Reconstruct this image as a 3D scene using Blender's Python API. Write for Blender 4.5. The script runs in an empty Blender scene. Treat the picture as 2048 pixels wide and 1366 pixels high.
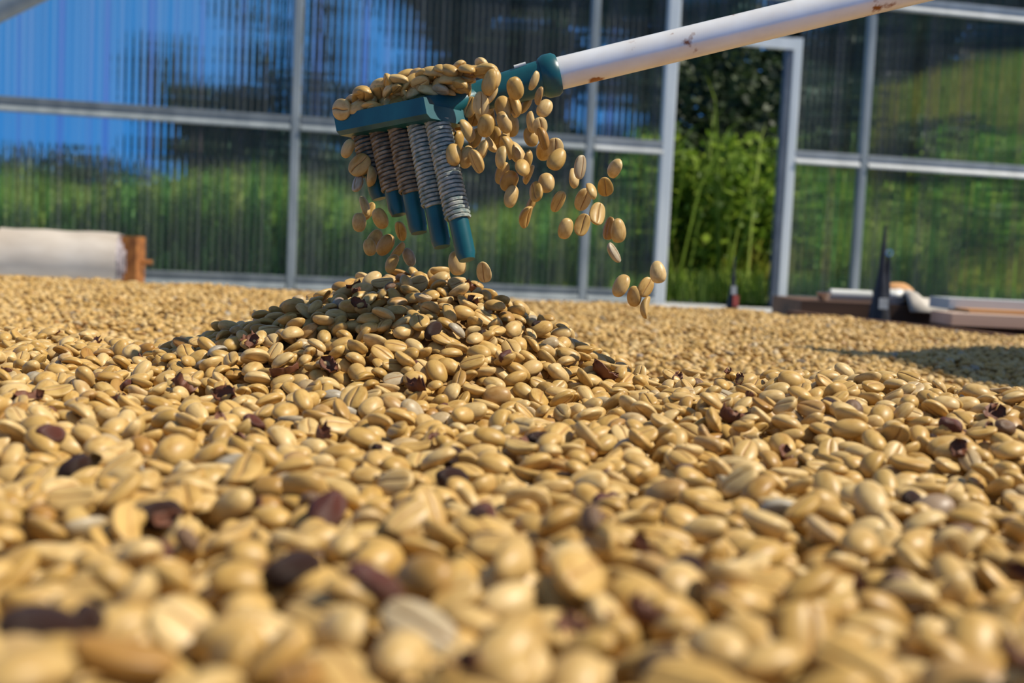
import bpy, math, random
import numpy as np
from mathutils import Vector, Matrix

random.seed(7)
RNG = np.random.default_rng(11)
scene = bpy.context.scene
COL = scene.collection

# ------------------------------------------------------------------ camera
F_PX = 2300.0                      # focal length in pixels of the 2048 x 1366 frame
PITCH = math.atan((683 - 505) / F_PX)
ROLL = math.radians(2.65)
FWD = Vector((0, math.cos(PITCH), -math.sin(PITCH)))
_r0 = Vector((1, 0, 0))
_u0 = Vector((0, math.sin(PITCH), math.cos(PITCH)))
RIGHT = _r0 * math.cos(ROLL) + _u0 * math.sin(ROLL)
UP = _u0 * math.cos(ROLL) - _r0 * math.sin(ROLL)
cam_data = bpy.data.cameras.new('camera')
cam = bpy.data.objects.new('camera', cam_data)
COL.objects.link(cam)
m = Matrix.Identity(4)
for i in range(3):
    m[i][0] = RIGHT[i]; m[i][1] = UP[i]; m[i][2] = -FWD[i]
cam.matrix_world = m
cam_data.sensor_fit = 'HORIZONTAL'
cam_data.sensor_width = 36.0
cam_data.lens = F_PX / 2048 * 36.0
cam_data.clip_start = 0.01
cam_data.clip_end = 400
cam_data.dof.use_dof = True
cam_data.dof.focus_distance = 0.57
cam_data.dof.aperture_fstop = cam_data.lens / 3.1
scene.camera = cam

# ------------------------------------------------------------------ sky, sun, exposure
world = bpy.data.worlds.new('sky')
scene.world = world
world.use_nodes = True
wn = world.node_tree
wn.nodes.clear()
w_out = wn.nodes.new('ShaderNodeOutputWorld')
w_bg = wn.nodes.new('ShaderNodeBackground')
w_tc = wn.nodes.new('ShaderNodeTexCoord')
w_sep = wn.nodes.new('ShaderNodeSeparateXYZ')
w_ramp = wn.nodes.new('ShaderNodeValToRGB')
w_ramp.color_ramp.elements[0].position = 0.0
w_ramp.color_ramp.elements[0].color = (0.085, 0.39, 1.0, 1)
w_ramp.color_ramp.elements[1].position = 0.75
w_ramp.color_ramp.elements[1].color = (0.21, 0.27, 0.36, 1)
wn.links.new(w_tc.outputs['Generated'], w_sep.inputs[0])
wn.links.new(w_sep.outputs['Z'], w_ramp.inputs[0])
wn.links.new(w_ramp.outputs[0], w_bg.inputs['Color'])
w_bg.inputs['Strength'].default_value = 0.64
wn.links.new(w_bg.outputs[0], w_out.inputs[0])

SUN = Vector((0.62, -0.09, 0.78)).normalized()     # direction towards the sun
sun_data = bpy.data.lights.new('sun', 'SUN')
sun_data.energy = 5.2
sun_data.angle = math.radians(0.53)
sun_data.color = (1.0, 0.925, 0.79)
sun = bpy.data.objects.new('sun', sun_data)
sun.rotation_euler = SUN.to_track_quat('Z', 'Y').to_euler()
sun.location = (3, -2, 6)
COL.objects.link(sun)

vs = scene.view_settings
vs.view_transform = 'Standard'
vs.look = 'None'
vs.exposure = 0.14
vs.gamma = 1.0
vs.use_curve_mapping = False


# ------------------------------------------------------------------ helpers
def px(x, y, d):
    """World point seen at pixel (x, y) of the 2048 x 1366 frame, d metres ahead."""
    return (FWD + RIGHT * ((x - 1024) / F_PX) - UP * ((y - 683) / F_PX)) * d


def px_plane(x, y, z):
    r = px(x, y, 1.0)
    return r * (z / r.z)


class MB:
    def __init__(self):
        self.v, self.f = [], []

    def add(self, vs_, fs_):
        o = len(self.v)
        self.v += [tuple(p) for p in vs_]
        self.f += [tuple(i + o for i in f) for f in fs_]
        return self

    def box(self, c, s, mat=None):
        x, y, z = s[0] / 2, s[1] / 2, s[2] / 2
        p = [(-x, -y, -z), (x, -y, -z), (x, y, -z), (-x, y, -z), (-x, -y, z), (x, -y, z), (x, y, z), (-x, y, z)]
        c = Vector(c)
        p = [(mat @ Vector(q) if mat else Vector(q)) + c for q in p]
        return self.add(p, [(0, 3, 2, 1), (4, 5, 6, 7), (0, 1, 5, 4), (1, 2, 6, 5), (2, 3, 7, 6), (3, 0, 4, 7)])

    def prism(self, prof, a, b, side, up):
        """Profile [(s, u)] swept from a to b; side and up are unit vectors."""
        a, b = Vector(a), Vector(b)
        n = len(prof)
        v = [a + side * s + up * u for s, u in prof] + [b + side * s + up * u for s, u in prof]
        f = [(i, (i + 1) % n, n + (i + 1) % n, n + i) for i in range(n)]
        f += [tuple(range(n - 1, -1, -1)), tuple(range(n, 2 * n))]
        return self.add(v, f)

    def tube(self, pts, rad, n=16, cap=True, squash=1.0, upv=(0, 0, 1)):
        pts = [Vector(p) for p in pts]
        if not hasattr(rad, '__len__'):
            rad = [rad] * len(pts)
        o = len(self.v)
        upv = Vector(upv)
        for i, p in enumerate(pts):
            t = (pts[min(i + 1, len(pts) - 1)] - pts[max(i - 1, 0)]).normalized()
            a = t.cross(upv)
            if a.length < 1e-4:
                a = t.cross(Vector((1, 0, 0)))
            a.normalize()
            b = a.cross(t).normalized()
            for k in range(n):
                w = 2 * math.pi * k / n
                self.v.append(tuple(p + (a * math.cos(w) + b * math.sin(w) * squash) * rad[i]))
        for i in range(len(pts) - 1):
            for k in range(n):
                k2 = (k + 1) % n
                self.f.append((o + i * n + k, o + i * n + k2, o + (i + 1) * n + k2, o + (i + 1) * n + k))
        if cap:
            self.f.append(tuple(o + k for k in range(n - 1, -1, -1)))
            self.f.append(tuple(o + (len(pts) - 1) * n + k for k in range(n)))
        return self

    def mesh(self, name, mat, smooth=False, origin=None):
        me = bpy.data.meshes.new(name)
        v = self.v
        if origin is not None:
            v = [(p[0] - origin[0], p[1] - origin[1], p[2] - origin[2]) for p in v]
        me.from_pydata(v, [], self.f)
        me.update()
        if mat:
            me.materials.append(mat)
        if smooth:
            me.polygons.foreach_set('use_smooth', [True] * len(me.polygons))
            if hasattr(me, 'set_sharp_from_angle'):
                me.set_sharp_from_angle(angle=math.radians(50))
        return me

    def build(self, name, mat, parent=None, smooth=False, origin=None):
        o = bpy.data.objects.new(name, self.mesh(name, mat, smooth, origin))
        if origin is not None:
            o.location = origin
        COL.objects.link(o)
        if parent is not None:
            o.parent = parent
        return o


def empty(name, loc):
    o = bpy.data.objects.new(name, None)
    o.location = loc
    o.empty_display_size = 0.05
    COL.objects.link(o)
    return o


def part(mb, name, mat, parent, smooth=False):
    """A part with world coordinates under an Empty that is only moved, not turned."""
    return mb.build(name, mat, parent, smooth, None) if parent is None else _part(mb, name, mat, parent, smooth)


def _part(mb, name, mat, parent, smooth):
    o = bpy.data.objects.new(name, mb.mesh(name, mat, smooth, world_loc(parent)))
    COL.objects.link(o)
    o.parent = parent
    return o


def world_loc(o):
    l = Vector(o.location)
    while o.parent:
        o = o.parent
        l += Vector(o.location)
    return l


def tag(o, label=None, cat=None, group=None, kind=None):
    if label: o['label'] = label
    if cat: o['category'] = cat
    if group: o['group'] = group
    if kind: o['kind'] = kind
    return o


# ------------------------------------------------------------------ materials
def new_mat(name):
    mt = bpy.data.materials.new(name)
    mt.use_nodes = True
    nt = mt.node_tree
    return mt, nt, nt.nodes['Principled BSDF']


def N(nt, typ, **kw):
    n = nt.nodes.new(typ)
    for k, v in kw.items():
        setattr(n, k, v)
    return n


def ramp(nt, stops, interp='LINEAR'):
    r = nt.nodes.new('ShaderNodeValToRGB')
    cr = r.color_ramp
    cr.interpolation = interp
    while len(cr.elements) > len(stops):
        cr.elements.remove(cr.elements[-1])
    while len(cr.elements) < len(stops):
        cr.elements.new(0.5)
    for e, (p, c) in zip(cr.elements, stops):
        e.position = p
        e.color = (*c, 1)
    return r


def noise_mat(name, c1, c2, scale=20, rough=0.6, bump=0.0, stretch=(1, 1, 1), metallic=0.0, detail=5, spec=0.5, lo=0.35, hi=0.65):
    mt, nt, b = new_mat(name)
    tc = N(nt, 'ShaderNodeTexCoord')
    mp = N(nt, 'ShaderNodeMapping')
    mp.inputs['Scale'].default_value = stretch
    nz = N(nt, 'ShaderNodeTexNoise')
    nz.inputs['Scale'].default_value = scale
    nz.inputs['Detail'].default_value = detail
    rp = ramp(nt, [(lo, c1), (hi, c2)])
    nt.links.new(tc.outputs['Object'], mp.inputs[0])
    nt.links.new(mp.outputs[0], nz.inputs['Vector'])
    nt.links.new(nz.outputs[0], rp.inputs[0])
    nt.links.new(rp.outputs[0], b.inputs['Base Color'])
    b.inputs['Roughness'].default_value = rough
    b.inputs['Metallic'].default_value = metallic
    b.inputs['Specular IOR Level'].default_value = spec
    if bump:
        bp = N(nt, 'ShaderNodeBump')
        bp.inputs['Strength'].default_value = bump
        bp.inputs['Distance'].default_value = 0.002
        nt.links.new(nz.outputs[0], bp.inputs['Height'])
        nt.links.new(bp.outputs[0], b.inputs['Normal'])
    return mt


def bean_material():
    mt, nt, b = new_mat('coffee_parchment')
    oi = N(nt, 'ShaderNodeObjectInfo')
    rp = ramp(nt, [(0.0, (0.63, 0.45, 0.20)), (0.22, (0.51, 0.315, 0.096)), (0.42, (0.58, 0.372, 0.122)),
                   (0.60, (0.46, 0.280, 0.076)), (0.74, (0.64, 0.455, 0.205)), (0.86, (0.50, 0.33, 0.11)), (0.94, (0.34, 0.17, 0.036)),
                   (0.965, (0.56, 0.38, 0.17)), (0.988, (0.42, 0.34, 0.22)), (0.995, (0.36, 0.35, 0.32)), (1.0, (0.32, 0.16, 0.045))])
    nt.links.new(oi.outputs['Random'], rp.inputs[0])
    tc = N(nt, 'ShaderNodeTexCoord')
    ad = N(nt, 'ShaderNodeVectorMath', operation='ADD')
    ml = N(nt, 'ShaderNodeMath', operation='MULTIPLY')
    ml.inputs[1].default_value = 37.0
    nt.links.new(oi.outputs['Random'], ml.inputs[0])
    nt.links.new(tc.outputs['Generated'], ad.inputs[0])
    nt.links.new(ml.outputs[0], ad.inputs[1])
    # soft mottling and the fine brown veins that run along the husk
    n1 = N(nt, 'ShaderNodeTexNoise'); n1.inputs['Scale'].default_value = 2.6; n1.inputs['Detail'].default_value = 3
    nt.links.new(ad.outputs[0], n1.inputs['Vector'])
    mp = N(nt, 'ShaderNodeMapping'); mp.inputs['Scale'].default_value = (2.0, 22, 10)
    n2 = N(nt, 'ShaderNodeTexNoise'); n2.inputs['Scale'].default_value = 1.0; n2.inputs['Detail'].default_value = 2
    nt.links.new(ad.outputs[0], mp.inputs[0]); nt.links.new(mp.outputs[0], n2.inputs['Vector'])
    r1 = ramp(nt, [(0.30, (0.80, 0.72, 0.58)), (0.52, (1, 1, 1)), (0.75, (1.1, 1.1, 1.12))])
    r2 = ramp(nt, [(0.30, (0.86, 0.80, 0.70)), (0.42, (1, 1, 1))])
    nt.links.new(n1.outputs[0], r1.inputs[0]); nt.links.new(n2.outputs[0], r2.inputs[0])
    m1 = N(nt, 'ShaderNodeMix', data_type='RGBA', blend_type='MULTIPLY'); m1.inputs[0].default_value = 1
    m2 = N(nt, 'ShaderNodeMix', data_type='RGBA', blend_type='MULTIPLY'); m2.inputs[0].default_value = 1
    nt.links.new(rp.outputs[0], m1.inputs[6]); nt.links.new(r1.outputs[0], m1.inputs[7])
    nt.links.new(m1.outputs[2], m2.inputs[6]); nt.links.new(r2.outputs[0], m2.inputs[7])
    nt.links.new(m2.outputs[2], b.inputs['Base Color'])
    b.inputs['Roughness'].default_value = 0.42
    b.inputs['Specular IOR Level'].default_value = 0.35
    b.inputs['Subsurface Weight'].default_value = 0.0
    bp = N(nt, 'ShaderNodeBump'); bp.inputs['Strength'].default_value = 0.10; bp.inputs['Distance'].default_value = 0.0004
    nt.links.new(n1.outputs[0], bp.inputs['Height']); nt.links.new(bp.outputs[0], b.inputs['Normal'])
    return mt


M = {}
M['bean'] = bean_material()
M['crease'] = noise_mat('crease_line', (0.30, 0.14, 0.04), (0.42, 0.23, 0.08), 300, 0.7)
M['cherry'] = noise_mat('dried_cherry_skin', (0.008, 0.005, 0.004), (0.070, 0.028, 0.016), 180, 0.45, 0.5, spec=0.3)
M['cherry_red'] = noise_mat('red_brown_skin', (0.035, 0.009, 0.006), (0.17, 0.045, 0.022), 160, 0.42, 0.4)
M['brown_bean'] = noise_mat('brown_husk', (0.07, 0.035, 0.016), (0.24, 0.13, 0.06), 140, 0.42, 0.3)
M['flake'] = noise_mat('husk_flake_skin', (0.05, 0.015, 0.008), (0.24, 0.08, 0.03), 220, 0.55, 0.3)
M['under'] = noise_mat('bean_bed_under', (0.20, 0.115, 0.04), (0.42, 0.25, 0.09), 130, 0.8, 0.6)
M['alu'] = noise_mat('galvanised_steel', (0.17, 0.20, 0.215), (0.26, 0.29, 0.30), 9, 0.5, 0, (1, 1, 0.3), 0.0)
M['alu_white'] = noise_mat('white_painted_frame', (0.46, 0.50, 0.52), (0.58, 0.61, 0.61), 7, 0.45, 0, (1, 1, 0.2))
M['alu_rail'] = noise_mat('rail_zinc', (0.30, 0.32, 0.325), (0.42, 0.44, 0.44), 7, 0.5, 0, (1, 1, 0.2))
M['jamb'] = noise_mat('dark_blue_jamb', (0.055, 0.07, 0.10), (0.09, 0.11, 0.14), 8, 0.5)
M['concrete'] = noise_mat('concrete', (0.36, 0.36, 0.36), (0.52, 0.51, 0.49), 6, 0.85, 0.2)
M['wood'] = noise_mat('dark_wood', (0.045, 0.022, 0.012), (0.16, 0.075, 0.035), 14, 0.7, 0.3, (0.15, 1, 1))
M['wood_pink'] = noise_mat('pale_plank', (0.36, 0.24, 0.18), (0.56, 0.42, 0.34), 10, 0.7, 0.2, (0.15, 1, 1))
M['wood_orange'] = noise_mat('orange_plank', (0.45, 0.20, 0.06), (0.60, 0.32, 0.12), 10, 0.7, 0.2, (0.15, 1, 1))
M['cloth'] = noise_mat('pale_cloth', (0.48, 0.43, 0.37), (0.62, 0.57, 0.50), 30, 0.9, 0.4)
M['pipe'] = noise_mat('white_pipe', (0.62, 0.62, 0.58), (0.74, 0.73, 0.70), 6, 0.4)
M['steel'] = noise_mat('shiny_steel', (0.75, 0.76, 0.80), (0.85, 0.86, 0.90), 20, 0.15, 0, (1, 1, 1), 1.0)
M['black'] = noise_mat('black_rubber', (0.012, 0.012, 0.015), (0.030, 0.030, 0.036), 40, 0.5)
M['tag_white'] = noise_mat('white_tag', (0.55, 0.55, 0.50), (0.7, 0.7, 0.65), 60, 0.6)
M['tag_red'] = noise_mat('red_tag', (0.62, 0.10, 0.07), (0.75, 0.18, 0.12), 60, 0.6)
M['roll'] = noise_mat('cream_sheeting', (0.46, 0.39, 0.32), (0.66, 0.59, 0.51), 5, 0.6, 0.1, (0.4, 1, 1))
M['roll_end'] = noise_mat('ragged_sheet_edges', (0.13, 0.11, 0.12), (0.55, 0.48, 0.48), 26, 0.8, 0.4)
M['rust'] = noise_mat('rusty_core', (0.20, 0.065, 0.012), (0.40, 0.15, 0.03), 20, 0.8, 0.3)
M['teal'] = noise_mat('teal_plastic', (0.003, 0.060, 0.078), (0.008, 0.112, 0.132), 60, 0.36, 0.05, lo=0.3, hi=0.7)
M['cord'] = noise_mat('pale_cord', (0.17, 0.24, 0.23), (0.50, 0.50, 0.43), 330, 0.7, 0.3)
M['cord_brown'] = noise_mat('brown_cord', (0.12, 0.09, 0.055), (0.36, 0.29, 0.20), 260, 0.8, 0.3)  # browner cord for the three left tines


def handle_material():
    mt, nt, b = new_mat('white_handle_paint')
    tc = N(nt, 'ShaderNodeTexCoord')
    mp = N(nt, 'ShaderNodeMapping')
    mp.inputs['Scale'].default_value = (1, 1, 1)
    nz = N(nt, 'ShaderNodeTexNoise'); nz.inputs['Scale'].default_value = 55; nz.inputs['Detail'].default_value = 4
    nt.links.new(tc.outputs['Object'], mp.inputs[0]); nt.links.new(mp.outputs[0], nz.inputs['Vector'])
    rp = ramp(nt, [(0.34, (0.30, 0.10, 0.025)), (0.385, (0.84, 0.80, 0.76)), (0.6, (0.90, 0.89, 0.88))])
    nt.links.new(nz.outputs[0], rp.inputs[0])
    nt.links.new(rp.outputs[0], b.inputs['Base Color'])
    b.inputs['Roughness'].default_value = 0.26
    b.inputs['Metallic'].default_value = 0.18
    return mt


M['handle'] = handle_material()


def pane_material():
    """Ribbed clear sheeting: see-through, sky iridescence painted in as upright tint streaks, with a weak shine."""
    mt, nt, b = new_mat('ribbed_clear_sheet')
    out = nt.nodes['Material Output']
    tc = N(nt, 'ShaderNodeTexCoord')
    mp = N(nt, 'ShaderNodeMapping'); mp.inputs['Scale'].default_value = (7.5, 0, 0.03)
    nz = N(nt, 'ShaderNodeTexNoise'); nz.inputs['Scale'].default_value = 1.0; nz.inputs['Detail'].default_value = 4; nz.inputs['Roughness'].default_value = 0.65
    nt.links.new(tc.outputs['Object'], mp.inputs[0]); nt.links.new(mp.outputs[0], nz.inputs['Vector'])
    rp = ramp(nt, [(0.28, (0.36, 0.62, 0.92)), (0.38, (0.84, 0.86, 0.86)), (0.45, (0.42, 0.82, 0.90)), (0.52, (0.92, 0.92, 0.90)), (0.60, (0.62, 0.60, 0.86)), (0.68, (0.90, 0.93, 0.90)), (0.76, (0.50, 0.78, 0.92))])  # tints paint the iridescent streaks of the sky into the sheet
    nt.links.new(nz.outputs[0], rp.inputs[0])
    tr = N(nt, 'ShaderNodeBsdfRefraction')
    tr.inputs['IOR'].default_value = 1.045
    tr.inputs['Roughness'].default_value = 0.12
    nt.links.new(rp.outputs[0], tr.inputs[0])
    df = N(nt, 'ShaderNodeBsdfPrincipled')
    df.inputs['Base Color'].default_value = (0.52, 0.58, 0.60, 1)
    df.inputs['Roughness'].default_value = 0.22
    mx = N(nt, 'ShaderNodeMixShader')
    r2 = ramp(nt, [(0.35, (0.03, 0.03, 0.03)), (0.70, (0.12, 0.12, 0.12))])
    nt.links.new(nz.outputs[0], r2.inputs[0])
    nt.links.new(r2.outputs[0], mx.inputs[0])
    nt.links.new(tr.outputs[0], mx.inputs[1]); nt.links.new(df.outputs[0], mx.inputs[2])
    nt.links.new(mx.outputs[0], out.inputs['Surface'])
    return mt


M['pane'] = pane_material()


def leaf_material(name, c1, c2, c3, trans=0.45, rough=0.55):
    mt, nt, b = new_mat(name)
    out = nt.nodes['Material Output']
    g = N(nt, 'ShaderNodeNewGeometry')
    rp = ramp(nt, [(0.0, c1), (0.55, c2), (1.0, c3)])
    nt.links.new(g.outputs['Random Per Island'], rp.inputs[0])
    nt.links.new(rp.outputs[0], b.inputs['Base Color'])
    b.inputs['Roughness'].default_value = rough
    b.inputs['Specular IOR Level'].default_value = 0.3
    t = N(nt, 'ShaderNodeBsdfTranslucent')
    nt.links.new(rp.outputs[0], t.inputs[0])
    mx = N(nt, 'ShaderNodeMixShader'); mx.inputs[0].default_value = trans
    nt.links.new(b.outputs[0], mx.inputs[1]); nt.links.new(t.outputs[0], mx.inputs[2])
    nt.links.new(mx.outputs[0], out.inputs['Surface'])
    return mt


M['grass'] = leaf_material('tall_grass_blades', (0.10, 0.17, 0.014), (0.25, 0.37, 0.04), (0.46, 0.54, 0.12))
M['hill_grass'] = leaf_material('hillside_grass', (0.15, 0.19, 0.017), (0.29, 0.33, 0.035), (0.44, 0.38, 0.08))
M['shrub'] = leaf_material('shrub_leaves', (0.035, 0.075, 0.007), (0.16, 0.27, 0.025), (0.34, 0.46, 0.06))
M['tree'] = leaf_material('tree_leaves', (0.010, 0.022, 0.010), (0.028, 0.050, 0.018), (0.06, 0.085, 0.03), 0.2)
M['bark'] = noise_mat('bark', (0.05, 0.035, 0.025), (0.12, 0.09, 0.065), 12, 0.9, 0.4)
M['soil'] = noise_mat('outside_soil', (0.045, 0.055, 0.02), (0.10, 0.11, 0.04), 3, 0.95, 0.3)

# ------------------------------------------------------------------ the setting
FLOOR_Z = -0.325
WALL_A = math.radians(12.0)
W_DIR = Vector((math.cos(WALL_A), math.sin(WALL_A), 0))
W_NRM = Vector((math.sin(WALL_A), -math.cos(WALL_A), 0))     # towards the camera side
ZUP = Vector((0, 0, 1))
W_ORG = px(1455, 612, 8.6)
W_ORG.z = FLOOR_Z


def wall_hit(x, y):
    r = px(x, y, 1.0)
    t = W_ORG.dot(W_NRM) / r.dot(W_NRM)
    p = r * t
    return (p - W_ORG).dot(W_DIR), p.z


def wp(u, z, n=0.0):
    p = W_ORG + W_DIR * u + W_NRM * n
    return Vector((p.x, p.y, z))


tag(MB().box((0, 4.6, FLOOR_Z - 0.05), (14, 9.4, 0.1)).build('floor', M['concrete']), kind='structure')

wall = empty('wall_back', wp(0, FLOOR_Z))
tag(wall, kind='structure')
posts = [(-40, 545, 0.062, 'alu'), (581, 570, 0.062, 'alu'), (1163, 590, 0.060, 'alu'), (1316, 600, 0.092, 'alu_white'),
         (1560, 612, 0.075, 'alu_white'), (1707, 580, 0.060, 'alu'), (2290, 590, 0.06, 'alu')]
PU = [wall_hit(a, b)[0] for a, b, _, _ in posts]
u_mid0, z_mid = wall_hit(1024, 276)
_, z_top = wall_hit(1948, 24)
_, z_lint = wall_hit(1470, 80)
WALL_TOP = 3.1
for u, (a, b, w, mname) in zip(PU, posts):
    h0 = FLOOR_Z
    top = WALL_TOP
    if a == 1560:
        top = z_lint + 0.05
    mb = MB()
    c = 0.008
    prof = [(-w / 2, -0.03), (-w / 2, 0.03 - c), (-w / 2 + c, 0.03), (w / 2 - c, 0.03), (w / 2, 0.03 - c), (w / 2, -0.03)]
    mb.prism(prof, wp(u, h0), wp(u, top), W_DIR, W_NRM)
    part(mb, 'post', M[mname], wall)


def rail(u0, u1, z, mname, hh=0.048, dep=0.045, n0=0.0):
    # grooved channel: an upper lip that leans out over a lower lip that faces up
    prof = [(n0 - 0.01, -hh), (n0 + dep, -hh), (n0 + dep, -hh + 0.012), (n0 + 0.012, 0.0), (n0 + dep * 0.8, hh - 0.004), (n0 + dep * 0.8, hh), (n0 - 0.01, hh)]
    mb = MB()
    mb.prism(prof, wp(u0, z), wp(u1, z), W_NRM, ZUP)
    part(mb, 'rail', M[mname], wall)


ins = 0.035
bays = [(PU[0], PU[1]), (PU[1], PU[2]), (PU[2], PU[3]), (PU[4], PU[5]), (PU[5], PU[6])]
for i, (a, b) in enumerate(bays):
    rail(a + ins, b - ins, z_mid, 'alu_rail' if i > 1 else 'alu')
    rail(a + ins, b - ins, z_top, 'alu_rail')
    rail(a + ins, b - ins, FLOOR_Z + 0.05, 'alu', 0.045)
    rail(a + ins, b - ins, WALL_TOP - 0.05, 'alu')
    for z0, z1 in ((FLOOR_Z + 0.09, z_mid - 0.04), (z_mid + 0.04, z_top - 0.04), (z_top + 0.04, WALL_TOP - 0.09)):
        mb = MB()
        L = b - a - 2 * ins
        n = int(L / 0.046) * 8
        vv, ff = [], []
        for k in range(n + 1):
            uu = a + ins + L * k / n
            nn = -0.018 + 0.007 * math.sin(2 * math.pi * k / 8)
            vv += [wp(uu, z0, nn), wp(uu, z1, nn)]
        for k in range(n):
            ff.append((2 * k, 2 * k + 2, 2 * k + 3, 2 * k + 1))
        mb.add(vv, ff)
        o = bpy.data.objects.new('pane', mb.mesh('pane', M['pane'], True, world_loc(wall)))
        COL.objects.link(o)
        o.parent = wall
# pane material runs along the wall, so turn its coordinates with a rotated child frame
rail(PU[3] + ins, PU[4] - ins, z_top, 'alu_white')
rail(PU[3] + ins, PU[4] - ins, WALL_TOP - 0.05, 'alu')
mb = MB(); mb.prism([(0.0, -0.04), (0.05, -0.04), (0.05, 0.04), (0.0, 0.04)], wp(PU[3] + 0.04, z_lint), wp(PU[4] - 0.03, z_lint), W_NRM, ZUP)
part(mb, 'lintel', M['alu_white'], wall)
mb = MB(); mb.prism([(-0.018, -0.03), (-0.018, 0.03), (0.018, 0.03), (0.018, -0.03)], wp(PU[4] - 0.068, FLOOR_Z), wp(PU[4] - 0.068, z_lint - 0.04), W_DIR, W_NRM)
part(mb, 'door_jamb', M['jamb'], wall)
# the pane above the door
mb = MB(); vv, ff = [], []
L = PU[4] - PU[3] - 0.08
n = int(L / 0.046) * 8
for k in range(n + 1):
    uu = PU[3] + 0.045 + L * k / n
    nn = -0.018 + 0.007 * math.sin(2 * math.pi * k / 8)
    vv += [wp(uu, z_lint + 0.03, nn), wp(uu, z_top - 0.03, nn)]
for k in range(n):
    ff.append((2 * k, 2 * k + 2, 2 * k + 3, 2 * k + 1))
part(mb.add(vv, ff), 'pane', M['pane'], wall, True)
# the rafter that crosses the upper corner
mb = MB(); ra, rb = px(-260, 150, 5.2), px(230, -90, 5.2)
mb.tube([ra, rb], 0.045, 10)
part(mb, 'rafter', M['alu'], wall, True)

# ------------------------------------------------------------------ outside ground
def hill(x, y):
    z = FLOOR_Z - 0.02
    s = max(0.0, min(1.0, (x - 1.5 + 0.10 * (y - 9)) / 6.0)) * max(0.0, min(1.0, (y - 10.5) / 6.5))
    z += 3.1 * s * (1.2 - 0.2 * s)
    z += 0.06 * math.sin(x * 1.3 + 0.5 * y) + 0.03 * math.sin(2.7 * x - y)
    if y < 10.0:
        z = min(z, FLOOR_Z)
    return z


mb = MB()
gx = [-16 + 0.8 * i for i in range(46)]
gy = [8.2 + 0.8 * i for i in range(28)]
vv = [(x, y + 0.21 * x * (1 if y < 12 else 0.3), 0) for y in gy for x in gx]
vv = [(x, y, hill(x, y)) for x, y, _ in vv]
nx_ = len(gx)
ff = [(j * nx_ + i, j * nx_ + i + 1, (j + 1) * nx_ + i + 1, (j + 1) * nx_ + i) for j in range(len(gy) - 1) for i in range(nx_ - 1)]
tag(mb.add(vv, ff).build('ground_outside', M['soil'], None, True), kind='structure')

# ------------------------------------------------------------------ the drying bed
BED_Z = -0.101
SLAB_Z = -0.128
BED_FAR = 2.46
APEX = px(852, 551, 0.62)


def interp(x, xs, ys):
    return np.interp(x, xs, ys)


def bed_height(x, y):
    """Wanted top of the bean layer."""
    x = np.asarray(x, float); y = np.asarray(y, float)
    ye = interp(x, [-0.6, -0.30, -0.12, 0.06, 0.16, 0.32, 0.7], [0.80, 0.735, 0.66, 0.60, 0.545, 0.52, 0.50])
    zp = interp(y, [0.08, 0.14, 0.20, 0.30, 0.45, 0.75], [-0.049, -0.053, -0.058, -0.0645, -0.0655, -0.0675])
    zp = zp + 0.0115 * np.clip((x - 0.03) / 0.12, 0, 1) * np.clip((y - 0.34) / 0.12, 0, 1)
    zp = zp + 0.0022 * np.sin(x * 41 + 1.2) * np.sin(y * 37 + 0.4)
    zf = BED_Z + 0.0045 * np.sin(x * 9 + 1.5 * np.sin(y * 5)) * np.sin(y * 13 + x * 3) + 0.003 * np.sin(x * 23 - y * 17)
    t = np.clip((y - ye) / 0.02, -4, None)
    drop = np.where(y > ye, 0.58 * (y - ye) + 0.0, 0.0)
    near = zp - drop
    z = np.maximum(near, zf)
    dx = x - APEX.x; dy = y - APEX.y
    sl = np.where(dx < 0, 0.43, 0.53)
    r = np.sqrt((dx * sl / 0.5) ** 2 + (dy * np.where(dy < 0, 0.86, 1.05)) ** 2 + 0.028 ** 2) - 0.028
    mound = APEX.z - 0.52 * r
    # blended union
    k = 0.008
    h = np.clip(0.5 + 0.5 * (mound - z) / k, 0, 1)
    return z * (1 - h) + mound * h + k * h * (1 - h)


G = 0.00125
X0, X1, Y0, Y1 = -1.32, 1.32, 0.085, BED_FAR + 0.02
gxs = np.arange(X0, X1, G); gys = np.arange(Y0, Y1, G)
XX, YY = np.meshgrid(gxs, gys)
H = bed_height(XX, YY) - 0.0105
YFAR = np.interp(XX, [0.56, 0.84, 1.4], [BED_FAR, 1.78, 1.72])
edge = np.clip((YY - (YFAR - 0.05)) / 0.05, 0, 1)
H = H * (1 - edge) + (SLAB_Z + 0.002) * edge
TGT = (bed_height(XX, YY) * (1 - edge) + (SLAB_Z + 0.006) * edge).astype(np.float32)
IDM = np.full(H.shape, -1, np.int32)

# solid under-layer of beans (what the gaps between the top beans show)
bed = empty('drying_bed', (0, 1.1, FLOOR_Z))
tag(bed, 'low wide drying bed that carries the spread coffee beans', 'drying bed')
dk = [(-1.5, -0.15), (1.5, -0.15), (1.5, 1.74), (0.85, 1.80), (0.57, BED_FAR + 0.05), (-1.5, BED_FAR + 0.05)]
part(MB().add([(x, y, FLOOR_Z) for x, y in dk] + [(x, y, SLAB_Z) for x, y in dk], [(5, 4, 3, 2, 1, 0), (6, 7, 8, 9, 10, 11)] + [(i, (i + 1) % 6, 6 + (i + 1) % 6, 6 + i) for i in range(6)]), 'deck', M['wood'], bed)
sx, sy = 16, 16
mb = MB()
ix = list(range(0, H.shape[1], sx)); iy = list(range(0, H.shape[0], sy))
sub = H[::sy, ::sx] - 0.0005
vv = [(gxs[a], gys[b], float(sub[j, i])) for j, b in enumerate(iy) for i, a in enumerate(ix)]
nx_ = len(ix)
ff = [(j * nx_ + i, j * nx_ + i + 1, (j + 1) * nx_ + i + 1, (j + 1) * nx_ + i) for j in range(len(iy) - 1) for i in range(nx_ - 1)]
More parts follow.
